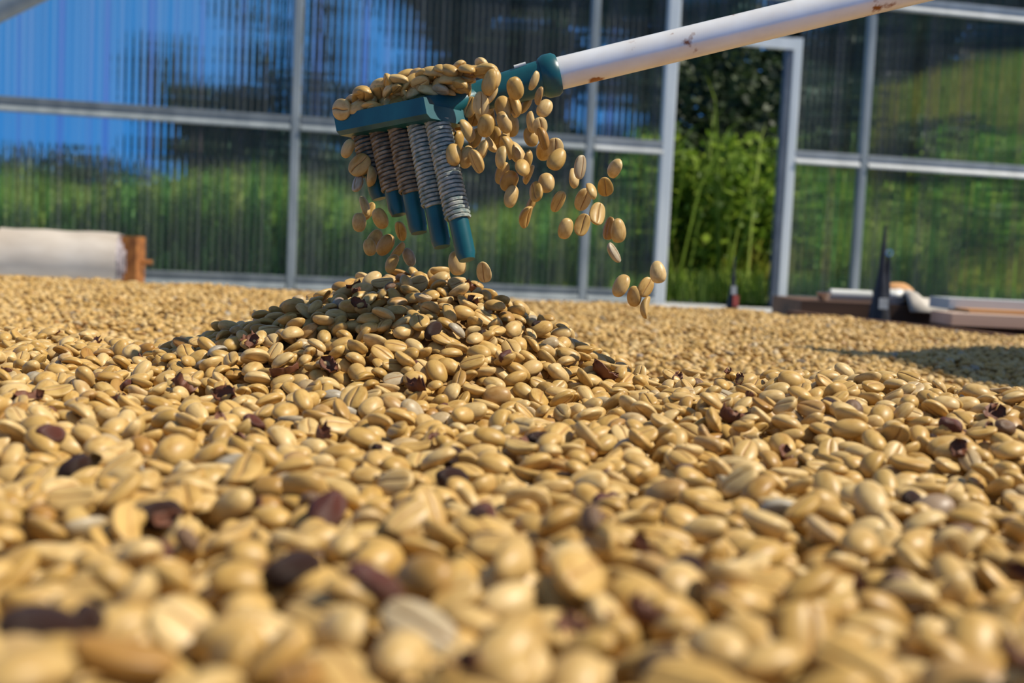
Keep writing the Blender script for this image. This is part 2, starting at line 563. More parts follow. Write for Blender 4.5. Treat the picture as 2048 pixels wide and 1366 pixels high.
part(mb.add(vv, ff), 'bean_underlayer', M['under'], bed, True)


# ---- bean shapes (half length = 1, dome towards +z, creased flat face towards -z)
def bean_mesh(name, b=0.72, dome=0.60, flat=0.22, bend=0.0, groove=0.10, sway=0.05, nth=13, taper=0.0, pea=False):
    dom = [math.pi * k / 8 for k in range(9)]
    prof = [(math.cos(w), math.sin(w) * dome, 0) for w in dom]
    if pea:
        low = [math.pi + math.pi * k / 8 for k in range(1, 8)]
        prof += [(math.cos(w), math.sin(w) * dome * 0.9, 0) for w in low]
    else:
        for yy in (-0.93, -0.72, -0.42, -0.17, -0.055, 0.0, 0.055, 0.17, 0.42, 0.72, 0.93):
            g = 1.0 if yy == 0 else (0.30 if abs(yy) < 0.1 else 0.0)
            prof.append((yy, -flat * (1 - abs(yy) ** 3.2), g))
    n = len(prof)
    v, f = [], []
    for i in range(1, nth):
        th = math.pi * i / nth
        x = -math.cos(th)
        r = math.sin(th) ** 0.80
        r *= 1 - taper * x
        end = max(0.0, 1 - abs(x) ** 6)
        for (yy, zz, g) in prof:
            yo = sway * math.sin(math.pi * x) * (1 if g else 0)
            z = zz * r + g * groove * end - bend * (1 - x * x)
            v.append((x, yy * b * r + yo * b, z))
    v.append((-1, 0, 0)); v.append((1, 0, 0))
    pa, pb = len(v) - 2, len(v) - 1
    for i in range(nth - 2):
        for k in range(n):
            k2 = (k + 1) % n
            f.append((i * n + k, (i + 1) * n + k, (i + 1) * n + k2, i * n + k2))
    for k in range(n):
        k2 = (k + 1) % n
        f.append((pa, k, k2))
        f.append((pb, (nth - 2) * n + k2, (nth - 2) * n + k))
    me = bpy.data.meshes.new(name)
    me.from_pydata(v, [], f)
    me.materials.append(M['bean'])
    me.materials.append(M['crease'])
    me.update()
    me.polygons.foreach_set('use_smooth', [True] * len(me.polygons))
    if not pea:
        crease_cols = {9 + 4, 9 + 5}
        for p in me.polygons:
            ks = p.index % n
            if p.index < (nth - 2) * n and ks in crease_cols and 0 < p.index // n < nth - 3:
                p.material_index = 1
    return me


def shell_mesh(name):
    """A broken empty husk: half an eggshell with a ragged mouth."""
    v, f = [], []
    n, rows = 14, 7
    for i in range(rows):
        x = -1 + 1.35 * (i / (rows - 1))
        for k in range(n):
            w = 2 * math.pi * k / n
            r = math.sqrt(max(0.0, 1 - min(1, (x * 0.92)) ** 2)) if x < 0 else 1.0 - 0.1 * x
            xx = x + (0.16 * math.sin(3 * w + 1) if i == rows - 1 else 0)
            v.append((xx, 0.70 * r * math.cos(w), 0.5 * r * math.sin(w)))
    for i in range(rows - 1):
        for k in range(n):
            k2 = (k + 1) % n
            f.append((i * n + k, i * n + k2, (i + 1) * n + k2, (i + 1) * n + k))
    o = len(v)
    v += [(p[0] * 0.9 + 0.02, p[1] * 0.88, p[2] * 0.86) for p in v]
    for i in range(rows - 1):
        for k in range(n):
            k2 = (k + 1) % n
            f.append((o + i * n + k, o + (i + 1) * n + k, o + (i + 1) * n + k2, o + i * n + k2))
    for k in range(n):
        k2 = (k + 1) % n
        a = (rows - 1) * n
        f.append((a + k, a + k2, o + a + k2, o + a + k))
    f.append(tuple(o + k for k in range(n)))
    f.append(tuple(range(n - 1, -1, -1)))
    me = bpy.data.meshes.new(name)
    me.from_pydata(v, [], f)
    me.materials.append(M['bean'])
    me.update()
    me.polygons.foreach_set('use_smooth', [True] * len(me.polygons))
    return me


BEANS = [bean_mesh('coffee_bean_broad', 0.74, 0.60, 0.20),
         bean_mesh('coffee_bean_long', 0.62, 0.54, 0.20, 0.0, 0.09, 0.03),
         bean_mesh('coffee_bean_round', 0.82, 0.66, 0.22, 0.0, 0.12, 0.09),
         bean_mesh('coffee_bean_pea', 0.66, 0.56, pea=True),
         bean_mesh('coffee_bean_bent', 0.68, 0.52, 0.16, -0.16, 0.10, -0.06),
         bean_mesh('coffee_bean_tapered', 0.70, 0.58, 0.20, 0.0, 0.10, 0.05, taper=0.16),
         shell_mesh('coffee_bean_shell')]
BEAN_B = [0.74, 0.62, 0.82, 0.66, 0.68, 0.70, 0.70]
BEAN_C = [0.41, 0.38, 0.45, 0.54, 0.36, 0.40, 0.48]
BEAN_P = [0.34, 0.17, 0.15, 0.07, 0.11, 0.145, 0.015]

# ---- dropping beans one by one onto the height map
PR = 6
ax_ = np.arange(-PR, PR + 1) * G
DX, DY = np.meshgrid(ax_, ax_)
DXX, DXY, DYY = DX * DX, DX * DY, DY * DY
MK = (DXX + DYY) < (0.0062 ** 2)
SXX = (DXX * MK).sum()
DXM, DYM = DX * MK, DY * MK
REC = []      # (x, y, z, R(3x3), scale, variant, kind)


def drop(x, y, a, bb, cc, yaw, flip, tilt, tol, kind, var, sink=0.0004):
    i = int((x - X0) / G); j = int((y - Y0) / G)
    if i < PR or j < PR or i >= H.shape[1] - PR or j >= H.shape[0] - PR:
        return False
    hp = H[j - PR:j + PR + 1, i - PR:i + PR + 1]
    if tol is not None and y > 1.7 and edge[j, i] > 0.9:
        return False
    if tol is not None and hp[PR, PR] > TGT[j, i] - 0.0020 + tol:
        return False
    sxg = (hp * DXM).sum() / SXX
    syg = (hp * DYM).sum() / SXX
    nx, ny = -0.75 * sxg + tilt[0], -0.75 * syg + tilt[1]
    il = 1.0 / math.sqrt(nx * nx + ny * ny + 1)
    zx, zy, zz = nx * il, ny * il, il
    cx, cy = math.cos(yaw), math.sin(yaw)
    d = cx * zx + cy * zy
    ux, uy, uz = cx - d * zx, cy - d * zy, -d * zz
    l = 1.0 / math.sqrt(ux * ux + uy * uy + uz * uz)
    ux, uy, uz = ux * l, uy * l, uz * l
    if flip:
        zx, zy, zz = -zx, -zy, -zz
    vx, vy, vz = zy * uz - zz * uy, zz * ux - zx * uz, zx * uy - zy * ux
    ia, ib, ic = 1 / (a * a), 1 / (bb * bb), 1 / (cc * cc)
    q11 = ux * ux * ia + vx * vx * ib + zx * zx * ic
    q22 = uy * uy * ia + vy * vy * ib + zy * zy * ic
    q33 = uz * uz * ia + vz * vz * ib + zz * zz * ic
    q12 = ux * uy * ia + vx * vy * ib + zx * zy * ic
    q13 = ux * uz * ia + vx * vz * ib + zx * zz * ic
    q23 = uy * uz * ia + vy * vz * ib + zy * zz * ic
    B = q13 * DX + q23 * DY
    disc = B * B - q33 * (q11 * DXX + 2 * q12 * DXY + q22 * DYY - 1)
    mk = disc > 0
    sq = np.sqrt(np.where(mk, disc, 0))
    zlow = (-B - sq) / q33
    zc = np.where(mk, hp - zlow, -9).max() - sink
    if tol is not None and zc > TGT[j, i] + tol + 0.0005:
        return False
    up = np.where(mk, zc + (-B + sq) / q33, -9)
    win = up > hp
    H[j - PR:j + PR + 1, i - PR:i + PR + 1] = np.where(win, up, hp)
    idp = IDM[j - PR:j + PR + 1, i - PR:i + PR + 1]
    idp[win] = len(REC)
    REC.append((x, y, zc, (ux, vx, zx, uy, vy, zy, uz, vz, zz), a, var, kind))
    return True


def scatter(space, ymin, ymax, tol, jit=0.55):
    pts = []
    row = 0
    y = ymin
    while y < ymax:
        half = min(1.28, 0.475 * y + 0.13)
        x = -half + (space * 0.5 if row % 2 else 0)
        n = int(2 * half / space) + 1
        xs = x + np.arange(n) * space + RNG.uniform(-jit, jit, n) * space
        ys = y + RNG.uniform(-jit, jit, n) * space
        pts.append(np.stack([xs, ys], 1))
        y += space * 0.87
        row += 1
    p = np.concatenate(pts)
    n = len(p)
    p = p[RNG.permutation(n)]
    var = RNG.choice(7, n, p=BEAN_P)
    a = 0.0057 * RNG.normal(1.0, 0.085, n).clip(0.78, 1.2)
    yaw = RNG.uniform(0, 2 * math.pi, n)
    flip = RNG.random(n) < 0.40
    tl = RNG.normal(0, 0.26, (n, 2))
    wild = RNG.random(n) < 0.16
    tl[wild] *= 3.2
    for k in range(n):
        v = int(var[k])
        drop(p[k, 0], p[k, 1], a[k], a[k] * BEAN_B[v], a[k] * BEAN_C[v], yaw[k], bool(flip[k]), tl[k], tol, 'bean', v)


scatter(0.0080, 0.10, 1.15, 0.0002)
scatter(0.0092, 1.15, BED_FAR - 0.01, 0.0015)
scatter(0.0070, 0.10, 1.15, 0.0006)
scatter(0.0085, 1.15, BED_FAR - 0.01, 0.0015)
scatter(0.0075, 0.10, 0.95, 0.0012)
scatter(0.0120, 0.10, 0.80, 0.0036)


# ---- dark fruit and husk pieces, lying on top of the beans
def bed_point(x, y):
    r = px(x, y, 1.0)
    t = 0.10
    while t < 2.4:
        p = r * t
        if p.z < float(bed_height(p.x, p.y)) + 0.002:
            return p
        t += 0.004
    return None


DEBRIS = []    # (x, y, mesh kind, half length, label, category)
spots = [
    (148, 945, 'cherry', 6.2, 'glossy black dried coffee cherry, the darkest piece at left of the beans', 0.2),
    (320, 1046, 'cherry', 6.0, 'purplish brown dried cherry lying in the blurred beans at lower left', 0.4),
    (655, 1042, 'red', 6.6, 'dark red brown open cherry husk above a long yellow bean', 1.3),
    (745, 1212, 'red', 6.2, 'pinkish red husk piece near the bottom of the photo, below the middle', 0.5),
    (85, 1268, 'cherry', 7.0, 'large dark brown cherry in the bottom corner, very blurred, beside the left edge', 0.1),
    (1905, 1086, 'brown', 7.0, 'large dark brown glossy bean half hidden near the right edge', 0.1),
    (1318, 1345, 'cherry', 5.0, 'small black cherry at the bottom edge of the photo', 1.0),
    (1206, 1022, 'red', 5.4, 'shiny red brown seed standing upright among blurred beans', 1.4),
    (962, 1048, 'red', 5.6, 'pinkish red husk standing beside a brown husk below the middle', 1.5),
    (985, 1092, 'brown', 5.4, 'flat brown husk lying just below the pinkish red husk', 0.2),
    (905, 962, 'cherry', 6.2, 'black wrinkled cherry with a grey edge below the middle of the beans', 0.5),
    (905, 918, 'cherry', 4.6, 'small black cherry stem end leaning on the black wrinkled cherry', 1.3),
    (778, 955, 'cherry', 4.8, 'small dark grey cherry between pale beans left of the black wrinkled cherry', 0.2),
    (1393, 765, 'brown', 5.4, 'round dark brown bean poking above the ridge of beans', 1.5),
    (1706, 828, 'brown', 5.6, 'round grey brown bean with mottled skin on the right ridge', 1.2),
    (1660, 812, 'cherry', 4.8, 'shiny black bean tucked behind a flat pale bean on the right ridge', 0.2),
    (866, 670, 'cherry', 5.4, 'dark wrinkled cherry in the middle of the heap under a tan bean', 0.8),
    (1010, 737, 'red', 4.6, 'small purple brown seed on the right flank of the heap', 0.9),
    (1075, 660, 'cherry', 3.6, 'small black bean on the right shoulder of the heap', 0.3),
    (1078, 888, 'cherry', 4.8, 'dark brown cherry scrap behind pale beans, right of the middle', 0.4),
    (720, 965, 'brown', 4.6, 'brown streaked seed left of the small dark grey cherry', 1.3),
    (508, 853, 'red', 4.6, 'rosy brown bean beside a grey bean, left of the heap', 0.6),
    (300, 1130, 'red', 5.4, 'dark red husk under pale beans at lower left', 0.4),
    (585, 1170, 'cherry', 6.0, 'dark brown strip of cherry husk below the lower left beans', 0.1),
    (1370, 1155, 'cherry', 4.6, 'small dark cherry between long beans at lower right', 0.9),
    (1995, 1128, 'cherry', 5.0, 'black cherry close to the right edge below the large dark bean', 0.3),
    (1900, 862, 'red', 4.8, 'red husk sliver on the right ridge', 0.2),
    (2010, 868, 'brown', 4.6, 'purplish husk at the right edge of the ridge', 0.4),
    (1800, 1180, 'brown', 6.0, 'dim brown bean in the lower right blur', 0.5),
    (100, 885, 'red', 4.6, 'flat red husk near the left edge above the glossy black cherry', 0.1),
]
flakes = [
    (1205, 756, 8.0, 'large red brown cherry husk scrap on the right foot of the heap'),
    (942, 610, 5.5, 'twisted black husk strip near the top of the heap'),
    (935, 590, 4.0, 'small red brown husk pair just under the top of the heap'),
    (718, 624, 4.5, 'tufted red brown flake on the left side of the heap'),
    (708, 580, 4.0, 'black flake on the upper left edge of the heap'),
    (835, 640, 3.6, 'thin red husk sliver on the heap beside a round bean'),
    (835, 795, 6.0, 'dark red twisted husk in front of the heap beside a grey bean'),
    (570, 750, 6.5, 'red brown husk at the left foot of the heap'),
    (660, 745, 5.5, 'dark broken husk with frayed rim at the left foot of the heap'),
    (450, 805, 6.0, 'upright orange brown husk curl left of the heap'),
    (360, 785, 5.0, 'frayed orange brown tuft between beans left of the heap'),
    (235, 810, 5.5, 'brown curled husk with a dark spike, well left of the heap'),
    (55, 808, 5.5, 'red brown husk curl near the left edge'),
    (275, 722, 5.0, 'dark frayed husk on the far side of the left beans'),
    (190, 690, 4.5, 'red husk sliver on the far left beans'),
    (505, 695, 5.0, 'black husk in the shade at the left foot of the heap'),
    (500, 1000, 5.0, 'red flake lying on blurred beans, lower left of middle'),
    (480, 870, 4.5, 'orange red flake beside the rosy brown bean'),
    (1465, 832, 5.5, 'orange husk flake stuck between beans on the right ridge'),
    (1985, 845, 6.0, 'stringy red brown stalk with husk on the right ridge'),
    (1920, 915, 5.0, 'pink brown flake standing between beans under the right ridge'),
    (1355, 758, 4.0, 'small red brown flake left of the round dark brown bean'),
    (1045, 895, 4.0, 'short red sliver just right of the middle'),
    (880, 880, 4.0, 'thin red splinter standing among the beans in the middle'),
    (1570, 905, 4.5, 'pinkish flake on beans in the right half'),
    (1480, 770, 3.5, 'tiny dark red tuft on the end of a pale bean'),
    (640, 880, 5.0, 'brown husk strip lying along a bean in front of the heap'),
    (1120, 640, 3.5, 'tiny black flake on the right shoulder of the heap'),
]
for (x, y, kd, hl, lab, yaw) in spots:
    p = bed_point(x, y)
    if p is None:
        continue
    a = hl / 1000 * (0.80 if y > 900 else 0.95)
    n0 = len(REC)
    drop(p.x, p.y, a, a * 0.74, a * 0.60, yaw, False, (RNG.normal(0, 0.2), RNG.normal(0, 0.2) - (0.5 if yaw > 1.1 else 0)), None, kd, 0, 0.0040)
    if len(REC) > n0:
        DEBRIS.append((n0, kd, lab))
for (x, y, hl, lab) in flakes:
    p = bed_point(x, y)
    if p is None:
        continue
    a = hl / 1000
    n0 = len(REC)
    drop(p.x, p.y, a, a * 0.6, a * 0.42, RNG.uniform(0, 6.28), False, (RNG.normal(0, 0.35), RNG.normal(0, 0.35) - 0.35), None, 'flake', 0, 0.0026)
    if len(REC) > n0:
        DEBRIS.append((n0, 'flake', lab))
# many small nameless scraps
for k in range(150):
    y = 0.13 + 1.5 * RNG.random() ** 1.5
    x = RNG.uniform(-1, 1) * (0.45 * y + 0.02)
    kd = ['flake', 'cherry', 'red', 'flake', 'brown'][RNG.integers(0, 5)]
    a = RNG.uniform(0.0016, 0.0034)
    n0 = len(REC)
    drop(x, y, a, a * 0.7, a * 0.5, RNG.uniform(0, 6.28), False, (RNG.normal(0, 0.4), RNG.normal(0, 0.4)), None, kd, 0, 0.0018)
    if len(REC) > n0:
        DEBRIS.append((n0, kd, None))

# ---- which beans show largest from the camera: those become objects of their own
NREC = len(REC)
ids, cnt = np.unique(IDM[IDM >= 0], return_counts=True)
vis = np.zeros(NREC); vis[ids] = cnt * G * G
P = np.array([(r[0], r[1], r[2]) for r in REC])
isb = np.array([r[6] == 'bean' for r in REC])
Fv, Rv, Uv = np.array(FWD), np.array(RIGHT), np.array(UP)
dep = P @ Fv
sxp = 1024 + F_PX * (P @ Rv) / dep
syp = 683 - F_PX * (P @ Uv) / dep
inside = (sxp > -20) & (sxp < 2068) & (syp < 1400) & (syp > 500)
score = np.where(inside & isb & (vis > 2.2e-5), np.minimum(vis, 7e-5) / dep ** 2, 0)
N_SINGLE = 175
single = set(np.argsort(-score)[:N_SINGLE].tolist())


def rec_matrix(r):
    R = r[3]
    a = r[4]
    return Matrix(((R[0] * a, R[1] * a, R[2] * a, r[0]), (R[3] * a, R[4] * a, R[5] * a, r[1]), (R[6] * a, R[7] * a, R[8] * a, r[2]), (0, 0, 0, 1)))


def place_offset(var):
    return 0.17 if var not in (3, 6) else 0.0


def bean_object(mat4, var, label, group):
    o = bpy.data.objects.new('coffee_bean', BEANS[var])
    # the mesh's middle lies a little above its flat face
    o.matrix_world = mat4 @ Matrix.Translation((0, 0, -place_offset(var)))
    COL.objects.link(o)
    return tag(o, label, 'coffee bean', group)


for k in sorted(single):
    r = REC[k]
    shp = ['broad', 'long narrow', 'round', 'plump uncreased', 'bent', 'tapered', 'broken hollow'][r[5]]
    way = '' if r[5] in (3, 6) else (' crease up' if r[3][8] < 0 else ' domed side up')
    where = ['left', 'centre left', 'centre right', 'right'][int(min(3, max(0, sxp[k] // 512)))]
    row = 'at the very bottom' if syp[k] > 1240 else ('in the blurred front rows' if syp[k] > 1080 else 'behind the front rows')
    bean_object(rec_matrix(r), r[5], '%s tan coffee bean lying%s %s, %s' % (shp, way, row, where), 'nearest spread coffee beans')

# ---- all the other beans: one object of instanced beans
rest = [k for k in range(NREC) if isb[k] and k not in single]
src = bpy.data.collections.new('bean_shapes')
for k, me in enumerate(BEANS):
    o = bpy.data.objects.new('bean_shape_%d' % k, me)
    src.objects.link(o)
RR = np.array([REC[k][3] for k in rest]).reshape(-1, 3, 3)
sc_ = np.array([REC[k][4] for k in rest])
vr = np.array([REC[k][5] for k in rest], np.int32)
off = np.where((vr == 3) | (vr == 6), 0, 0.17) * sc_
PP = P[rest] - RR[:, :, 2] * off[:, None]
eul = np.stack([np.arctan2(RR[:, 2, 1], RR[:, 2, 2]), -np.arcsin(np.clip(RR[:, 2, 0], -1, 1)), np.arctan2(RR[:, 1, 0], RR[:, 0, 0])], 1)
me = bpy.data.meshes.new('coffee_beans')
me.vertices.add(len(rest))
me.vertices.foreach_set('co', PP.astype(np.float32).ravel())
at = me.attributes.new('rot', 'FLOAT_VECTOR', 'POINT'); at.data.foreach_set('vector', eul.astype(np.float32).ravel())
at = me.attributes.new('size', 'FLOAT', 'POINT'); at.data.foreach_set('value', sc_.astype(np.float32))
at = me.attributes.new('shape', 'INT', 'POINT'); at.data.foreach_set('value', vr)
me.update()
beans_o = bpy.data.objects.new('coffee_beans', me)
COL.objects.link(beans_o)
tag(beans_o, 'wide spread and heap of tan parchment coffee beans drying', 'coffee beans', None, 'stuff')
ng = bpy.data.node_groups.new('scatter_beans', 'GeometryNodeTree')
ng.interface.new_socket('Geometry', in_out='INPUT', socket_type='NodeSocketGeometry')
ng.interface.new_socket('Geometry', in_out='OUTPUT', socket_type='NodeSocketGeometry')
gi = ng.nodes.new('NodeGroupInput'); go = ng.nodes.new('NodeGroupOutput')
iop = ng.nodes.new('GeometryNodeInstanceOnPoints')
ci = ng.nodes.new('GeometryNodeCollectionInfo')
ci.inputs['Collection'].default_value = src
ci.inputs['Separate Children'].default_value = True
ci.inputs['Reset Children'].default_value = True


def named(nm, typ):
    n = ng.nodes.new('GeometryNodeInputNamedAttribute')
    n.data_type = typ
    n.inputs['Name'].default_value = nm
    return [s for s in n.outputs if s.enabled and s.name == 'Attribute'][0]


e2r = ng.nodes.new('FunctionNodeEulerToRotation')
ng.links.new(named('rot', 'FLOAT_VECTOR'), e2r.inputs[0])
ng.links.new(gi.outputs[0], iop.inputs['Points'])
ng.links.new(ci.outputs[0], iop.inputs['Instance'])
iop.inputs['Pick Instance'].default_value = True
ng.links.new(named('shape', 'INT'), iop.inputs['Instance Index'])
ng.links.new(e2r.outputs[0], iop.inputs['Rotation'])
ng.links.new(named('size', 'FLOAT'), iop.inputs['Scale'])
ng.links.new(iop.outputs[0], go.inputs[0])
md = beans_o.modifiers.new('beans', 'NODES')
md.node_group = ng


# ---- the scraps
def wrinkled(name, mat, seed, amp):
    rn = random.Random(seed)
    v, f = [], []
    nth, n = 12, 16
    ph = [rn.uniform(0, 6.28) for _ in range(6)]
    for i in range(1, nth):
        th = math.pi * i / nth
        for k in range(n):
            w = 2 * math.pi * k / n
            d = 1 + amp * (math.sin(3 * w + 2 * th + ph[0]) * 0.5 + math.sin(5 * w - 3 * th + ph[1]) * 0.35 + math.sin(7 * w + 5 * th + ph[2]) * 0.25)
            v.append((-math.cos(th) * (1 + 0.1 * amp * math.sin(w + ph[3])), 0.74 * d * math.sin(th) ** 0.85 * math.cos(w), 0.60 * d * math.sin(th) ** 0.85 * math.sin(w)))
    v += [(-1, 0, 0), (1, 0, 0)]
    pa, pb = len(v) - 2, len(v) - 1
    for i in range(nth - 2):
        for k in range(n):
            k2 = (k + 1) % n
            f.append((i * n + k, i * n + k2, (i + 1) * n + k2, (i + 1) * n + k))
    for k in range(n):
        k2 = (k + 1) % n
        f.append((pa, k2, k)); f.append((pb, (nth - 2) * n + k, (nth - 2) * n + k2))
    me = bpy.data.meshes.new(name)
    me.from_pydata(v, [], f); me.materials.append(mat); me.update()
    me.polygons.foreach_set('use_smooth', [True] * len(me.polygons))
    return me


def flake_mesh(name, mat, seed):
    rn = random.Random(seed)
    nu, nv = 9, 5
    curl = rn.uniform(0.9, 1.7)
    top, bot = [], []
    for i in range(nu):
        u = i / (nu - 1) * 2 - 1
        wd = 0.50 * (1 - abs(u) ** 2.2) ** 0.7 + 0.04 + rn.uniform(-0.13, 0.10)
        for j in range(nv):
            t = j / (nv - 1) * 2 - 1
            ang = t * curl
            z = 0.85 * (1 - math.cos(ang)) - 0.2 + 0.45 * u * u * rn.uniform(0.3, 1) + rn.uniform(-0.10, 0.10)
            y = wd * math.sin(ang) / max(0.5, curl * 0.7)
            top.append((u + rn.uniform(-0.06, 0.06), y, z))
            bot.append((top[-1][0], y * 0.97, z - 0.055))
    v = top + bot
    o = len(top)
    f = []
    for i in range(nu - 1):
        for j in range(nv - 1):
            a = i * nv + j
            f.append((a, a + nv, a + nv + 1, a + 1))
            f.append((o + a, o + a + 1, o + a + nv + 1, o + a + nv))
    for i in range(nu - 1):
        a, b = i * nv, (i + 1) * nv
        f.append((a, o + a, o + b, b)); a += nv - 1; b += nv - 1
        f.append((a, b, o + b, o + a))
    for j in range(nv - 1):
        f.append((j, j + 1, o + j + 1, o + j)); a = (nu - 1) * nv + j
        f.append((a, o + a, o + a + 1, a + 1))
    me = bpy.data.meshes.new(name)
    me.from_pydata(v, [], f); me.materials.append(mat); me.update()
    me.polygons.foreach_set('use_smooth', [True] * len(me.polygons))
    return me


SCRAP = {'cherry': [wrinkled('dried_cherry', M['cherry'], s, 0.14) for s in (1, 2, 3)],
         'red': [wrinkled('red_husk', M['cherry_red'], s, 0.20) for s in (4, 5)],
         'brown': [wrinkled('brown_bean', M['brown_bean'], s, 0.05) for s in (6, 7)],
         'flake': [flake_mesh('husk_flake', M['flake'], s) for s in (1, 2, 3, 4)]}
NM = {'cherry': 'dried_cherry', 'red': 'red_husk', 'brown': 'brown_bean', 'flake': 'husk_flake'}
CT = {'cherry': 'dried cherry', 'red': 'husk', 'brown': 'brown bean', 'flake': 'husk flake'}
SM = {'cherry': 'tiny black dried cherry scrap sprinkled among the tan beans', 'red': 'tiny red brown husk crumb sprinkled among the tan beans',
      'brown': 'tiny brown shrivelled bean sprinkled among the tan beans', 'flake': 'tiny curled husk flake sprinkled among the tan beans'}
for (k, kd, lab) in DEBRIS:
    ms = SCRAP[kd]
    o = bpy.data.objects.new(NM[kd], ms[k % len(ms)])
    o.matrix_world = rec_matrix(REC[k])
    COL.objects.link(o)
    if lab:
        tag(o, lab, CT[kd])
    else:
        tag(o, SM[kd], CT[kd], 'tiny scraps sprinkled among the beans: ' + CT[kd])

# ------------------------------------------------------------------ the rake
rake = empty('rake', px(934, 520, 0.533))
tag(rake, 'teal plastic rake with white handle lifted over the heap of beans', 'rake')
RKD = 0.572
HA = px(1098, 152, RKD)
HB = px(1480, 60, RKD)
hd = (HB - HA).normalized()
HE = HA + hd * 1.05
mb = MB(); mb.tube([HA - hd * 0.01, HA + hd * 0.4, HE], 0.00810, 28)
handle = part(mb, 'handle', M['handle'], rake, True)
mb = MB(); mb.tube([HA - hd * 0.004, HA - hd * 0.0015, HA + hd * 0.0030, HA + hd * 0.005], [0.0094, 0.0108, 0.0108, 0.0094], 28)
part(mb, 'collar', M['teal'], rake, True)
S1 = px(1018, 176, RKD)
S2 = px(940, 196, RKD - 0.005)
mb = MB(); mb.tube([HA, HA * 0.5 + S1 * 0.5, S1, S2], [0.0090, 0.0088, 0.0084, 0.0070], 24)
part(mb, 'socket', M['teal'], rake, True)
sd = (S1 - HA).normalized()
mb = MB(); pc = px(1040, 131, RKD - 0.004); mb.tube([pc - sd * 0.003, pc + sd * 0.003], 0.0010, 8)
part(mb, 'rivet', M['pipe'], rake, True)
# crossbar: a shallow tray-shaped bar that runs back and to the left
BR = px(888, 214, 0.545); BL = px(708, 250, 0.590)
bd = (BR - BL).normalized()
tdir = (px(932, 500, 0.542) - px(880, 235, 0.555)).normalized()      # the way the tines point
bs = bd.cross(tdir).normalized()                                    # across the bar
if bs.y > 0:
    bs = -bs
bu = -tdir
prof = [(-0.013, -0.0075), (0.0105, -0.0075), (0.0125, -0.0055), (0.0125, 0.0030), (0.0105, 0.0030), (0.0095, 0.0), (-0.0115, 0.0), (-0.0125, 0.0030), (-0.015, 0.0030), (-0.015, -0.0055)]
mb = MB(); mb.prism(prof, BL, BR, bs, bu)
part(mb, 'crossbar', M['teal'], rake, False)
mb = MB(); mb.tube([S2, px(915, 204, RKD - 0.012), BR - bd * 0.012 - bs * 0.002], [0.0072, 0.0082, 0.0095], 16, True, 0.8)
part(mb, 'neck', M['teal'], rake, True)
tops = [716, 756, 796, 836, 872]
tips = [(760, 398), (798, 430), (838, 466), (884, 494), (934, 520)]
for k in range(5):
    f0 = (tops[k] - 700) / (890 - 700)
    t0 = BL + (BR - BL) * f0 + bu * -0.006
    d0 = 0.583 - 0.050 * k / 4
    t1 = px(tips[k][0], tips[k][1], d0)
    ax = (t1 - t0)
    ln = ax.length; ax.normalize()
    mb = MB(); mb.tube([t0, t0 + ax * (ln - 0.003), t1], [0.0049, 0.0047, 0.0038], 14)
    tine = part(mb, 'tine', M['teal'], rake, True)
    # cord wound closely around the tine, the last stretch left bare
    L = ln - (0.020 if k > 1 else 0.012)
    turns = int(L / 0.0021)
    b0 = ax.cross(ZUP).normalized(); b1 = ax.cross(b0).normalized()
    pts = []
    for q in range(turns * 10 + 1):
        w = 2 * math.pi * q / 10
        pts.append(t0 + ax * (L * q / (turns * 10)) + (b0 * math.cos(w) + b1 * math.sin(w)) * 0.0055)
    mb = MB(); mb.tube(pts, 0.00095, 5)
    o = bpy.data.objects.new('cord_wrap', mb.mesh('cord_wrap', M['cord'] if k > 2 else M['cord_brown'], True, world_loc(rake)))
    COL.objects.link(o)
    o.parent = tine

# ---- beans riding on the rake and beans in the air (zoomed picture spots, scale 2.44)
def loose_bean(zx, zy, d, group, label, tall=True):
    c = px(620 + zx / 2.44, 80 + zy / 2.44, d)
    var = int(RNG.choice(6, p=[0.36, 0.2, 0.14, 0.08, 0.09, 0.13]))
    a = 0.0055 * float(np.clip(RNG.normal(1.0, 0.09), 0.8, 1.2))
    if tall:
        ex = Vector((RNG.normal(0, 0.38), RNG.normal(0, 0.4), 1.0)).normalized()
    else:
        ex = (bd + Vector((RNG.normal(0, 0.4), RNG.normal(0, 0.5), RNG.normal(0, 0.3)))).normalized()
    ez = Vector((RNG.normal(), RNG.normal(), RNG.normal() + (0 if tall else 1.5)))
    ez = (ez - ex * ez.dot(ex)).normalized()
    ey = ez.cross(ex)
    mm = Matrix(((ex.x * a, ey.x * a, ez.x * a, c.x), (ex.y * a, ey.y * a, ez.y * a, c.y), (ex.z * a, ey.z * a, ez.z * a, c.z), (0, 0, 0, 1)))
    return bean_object(mm, var, label, group)


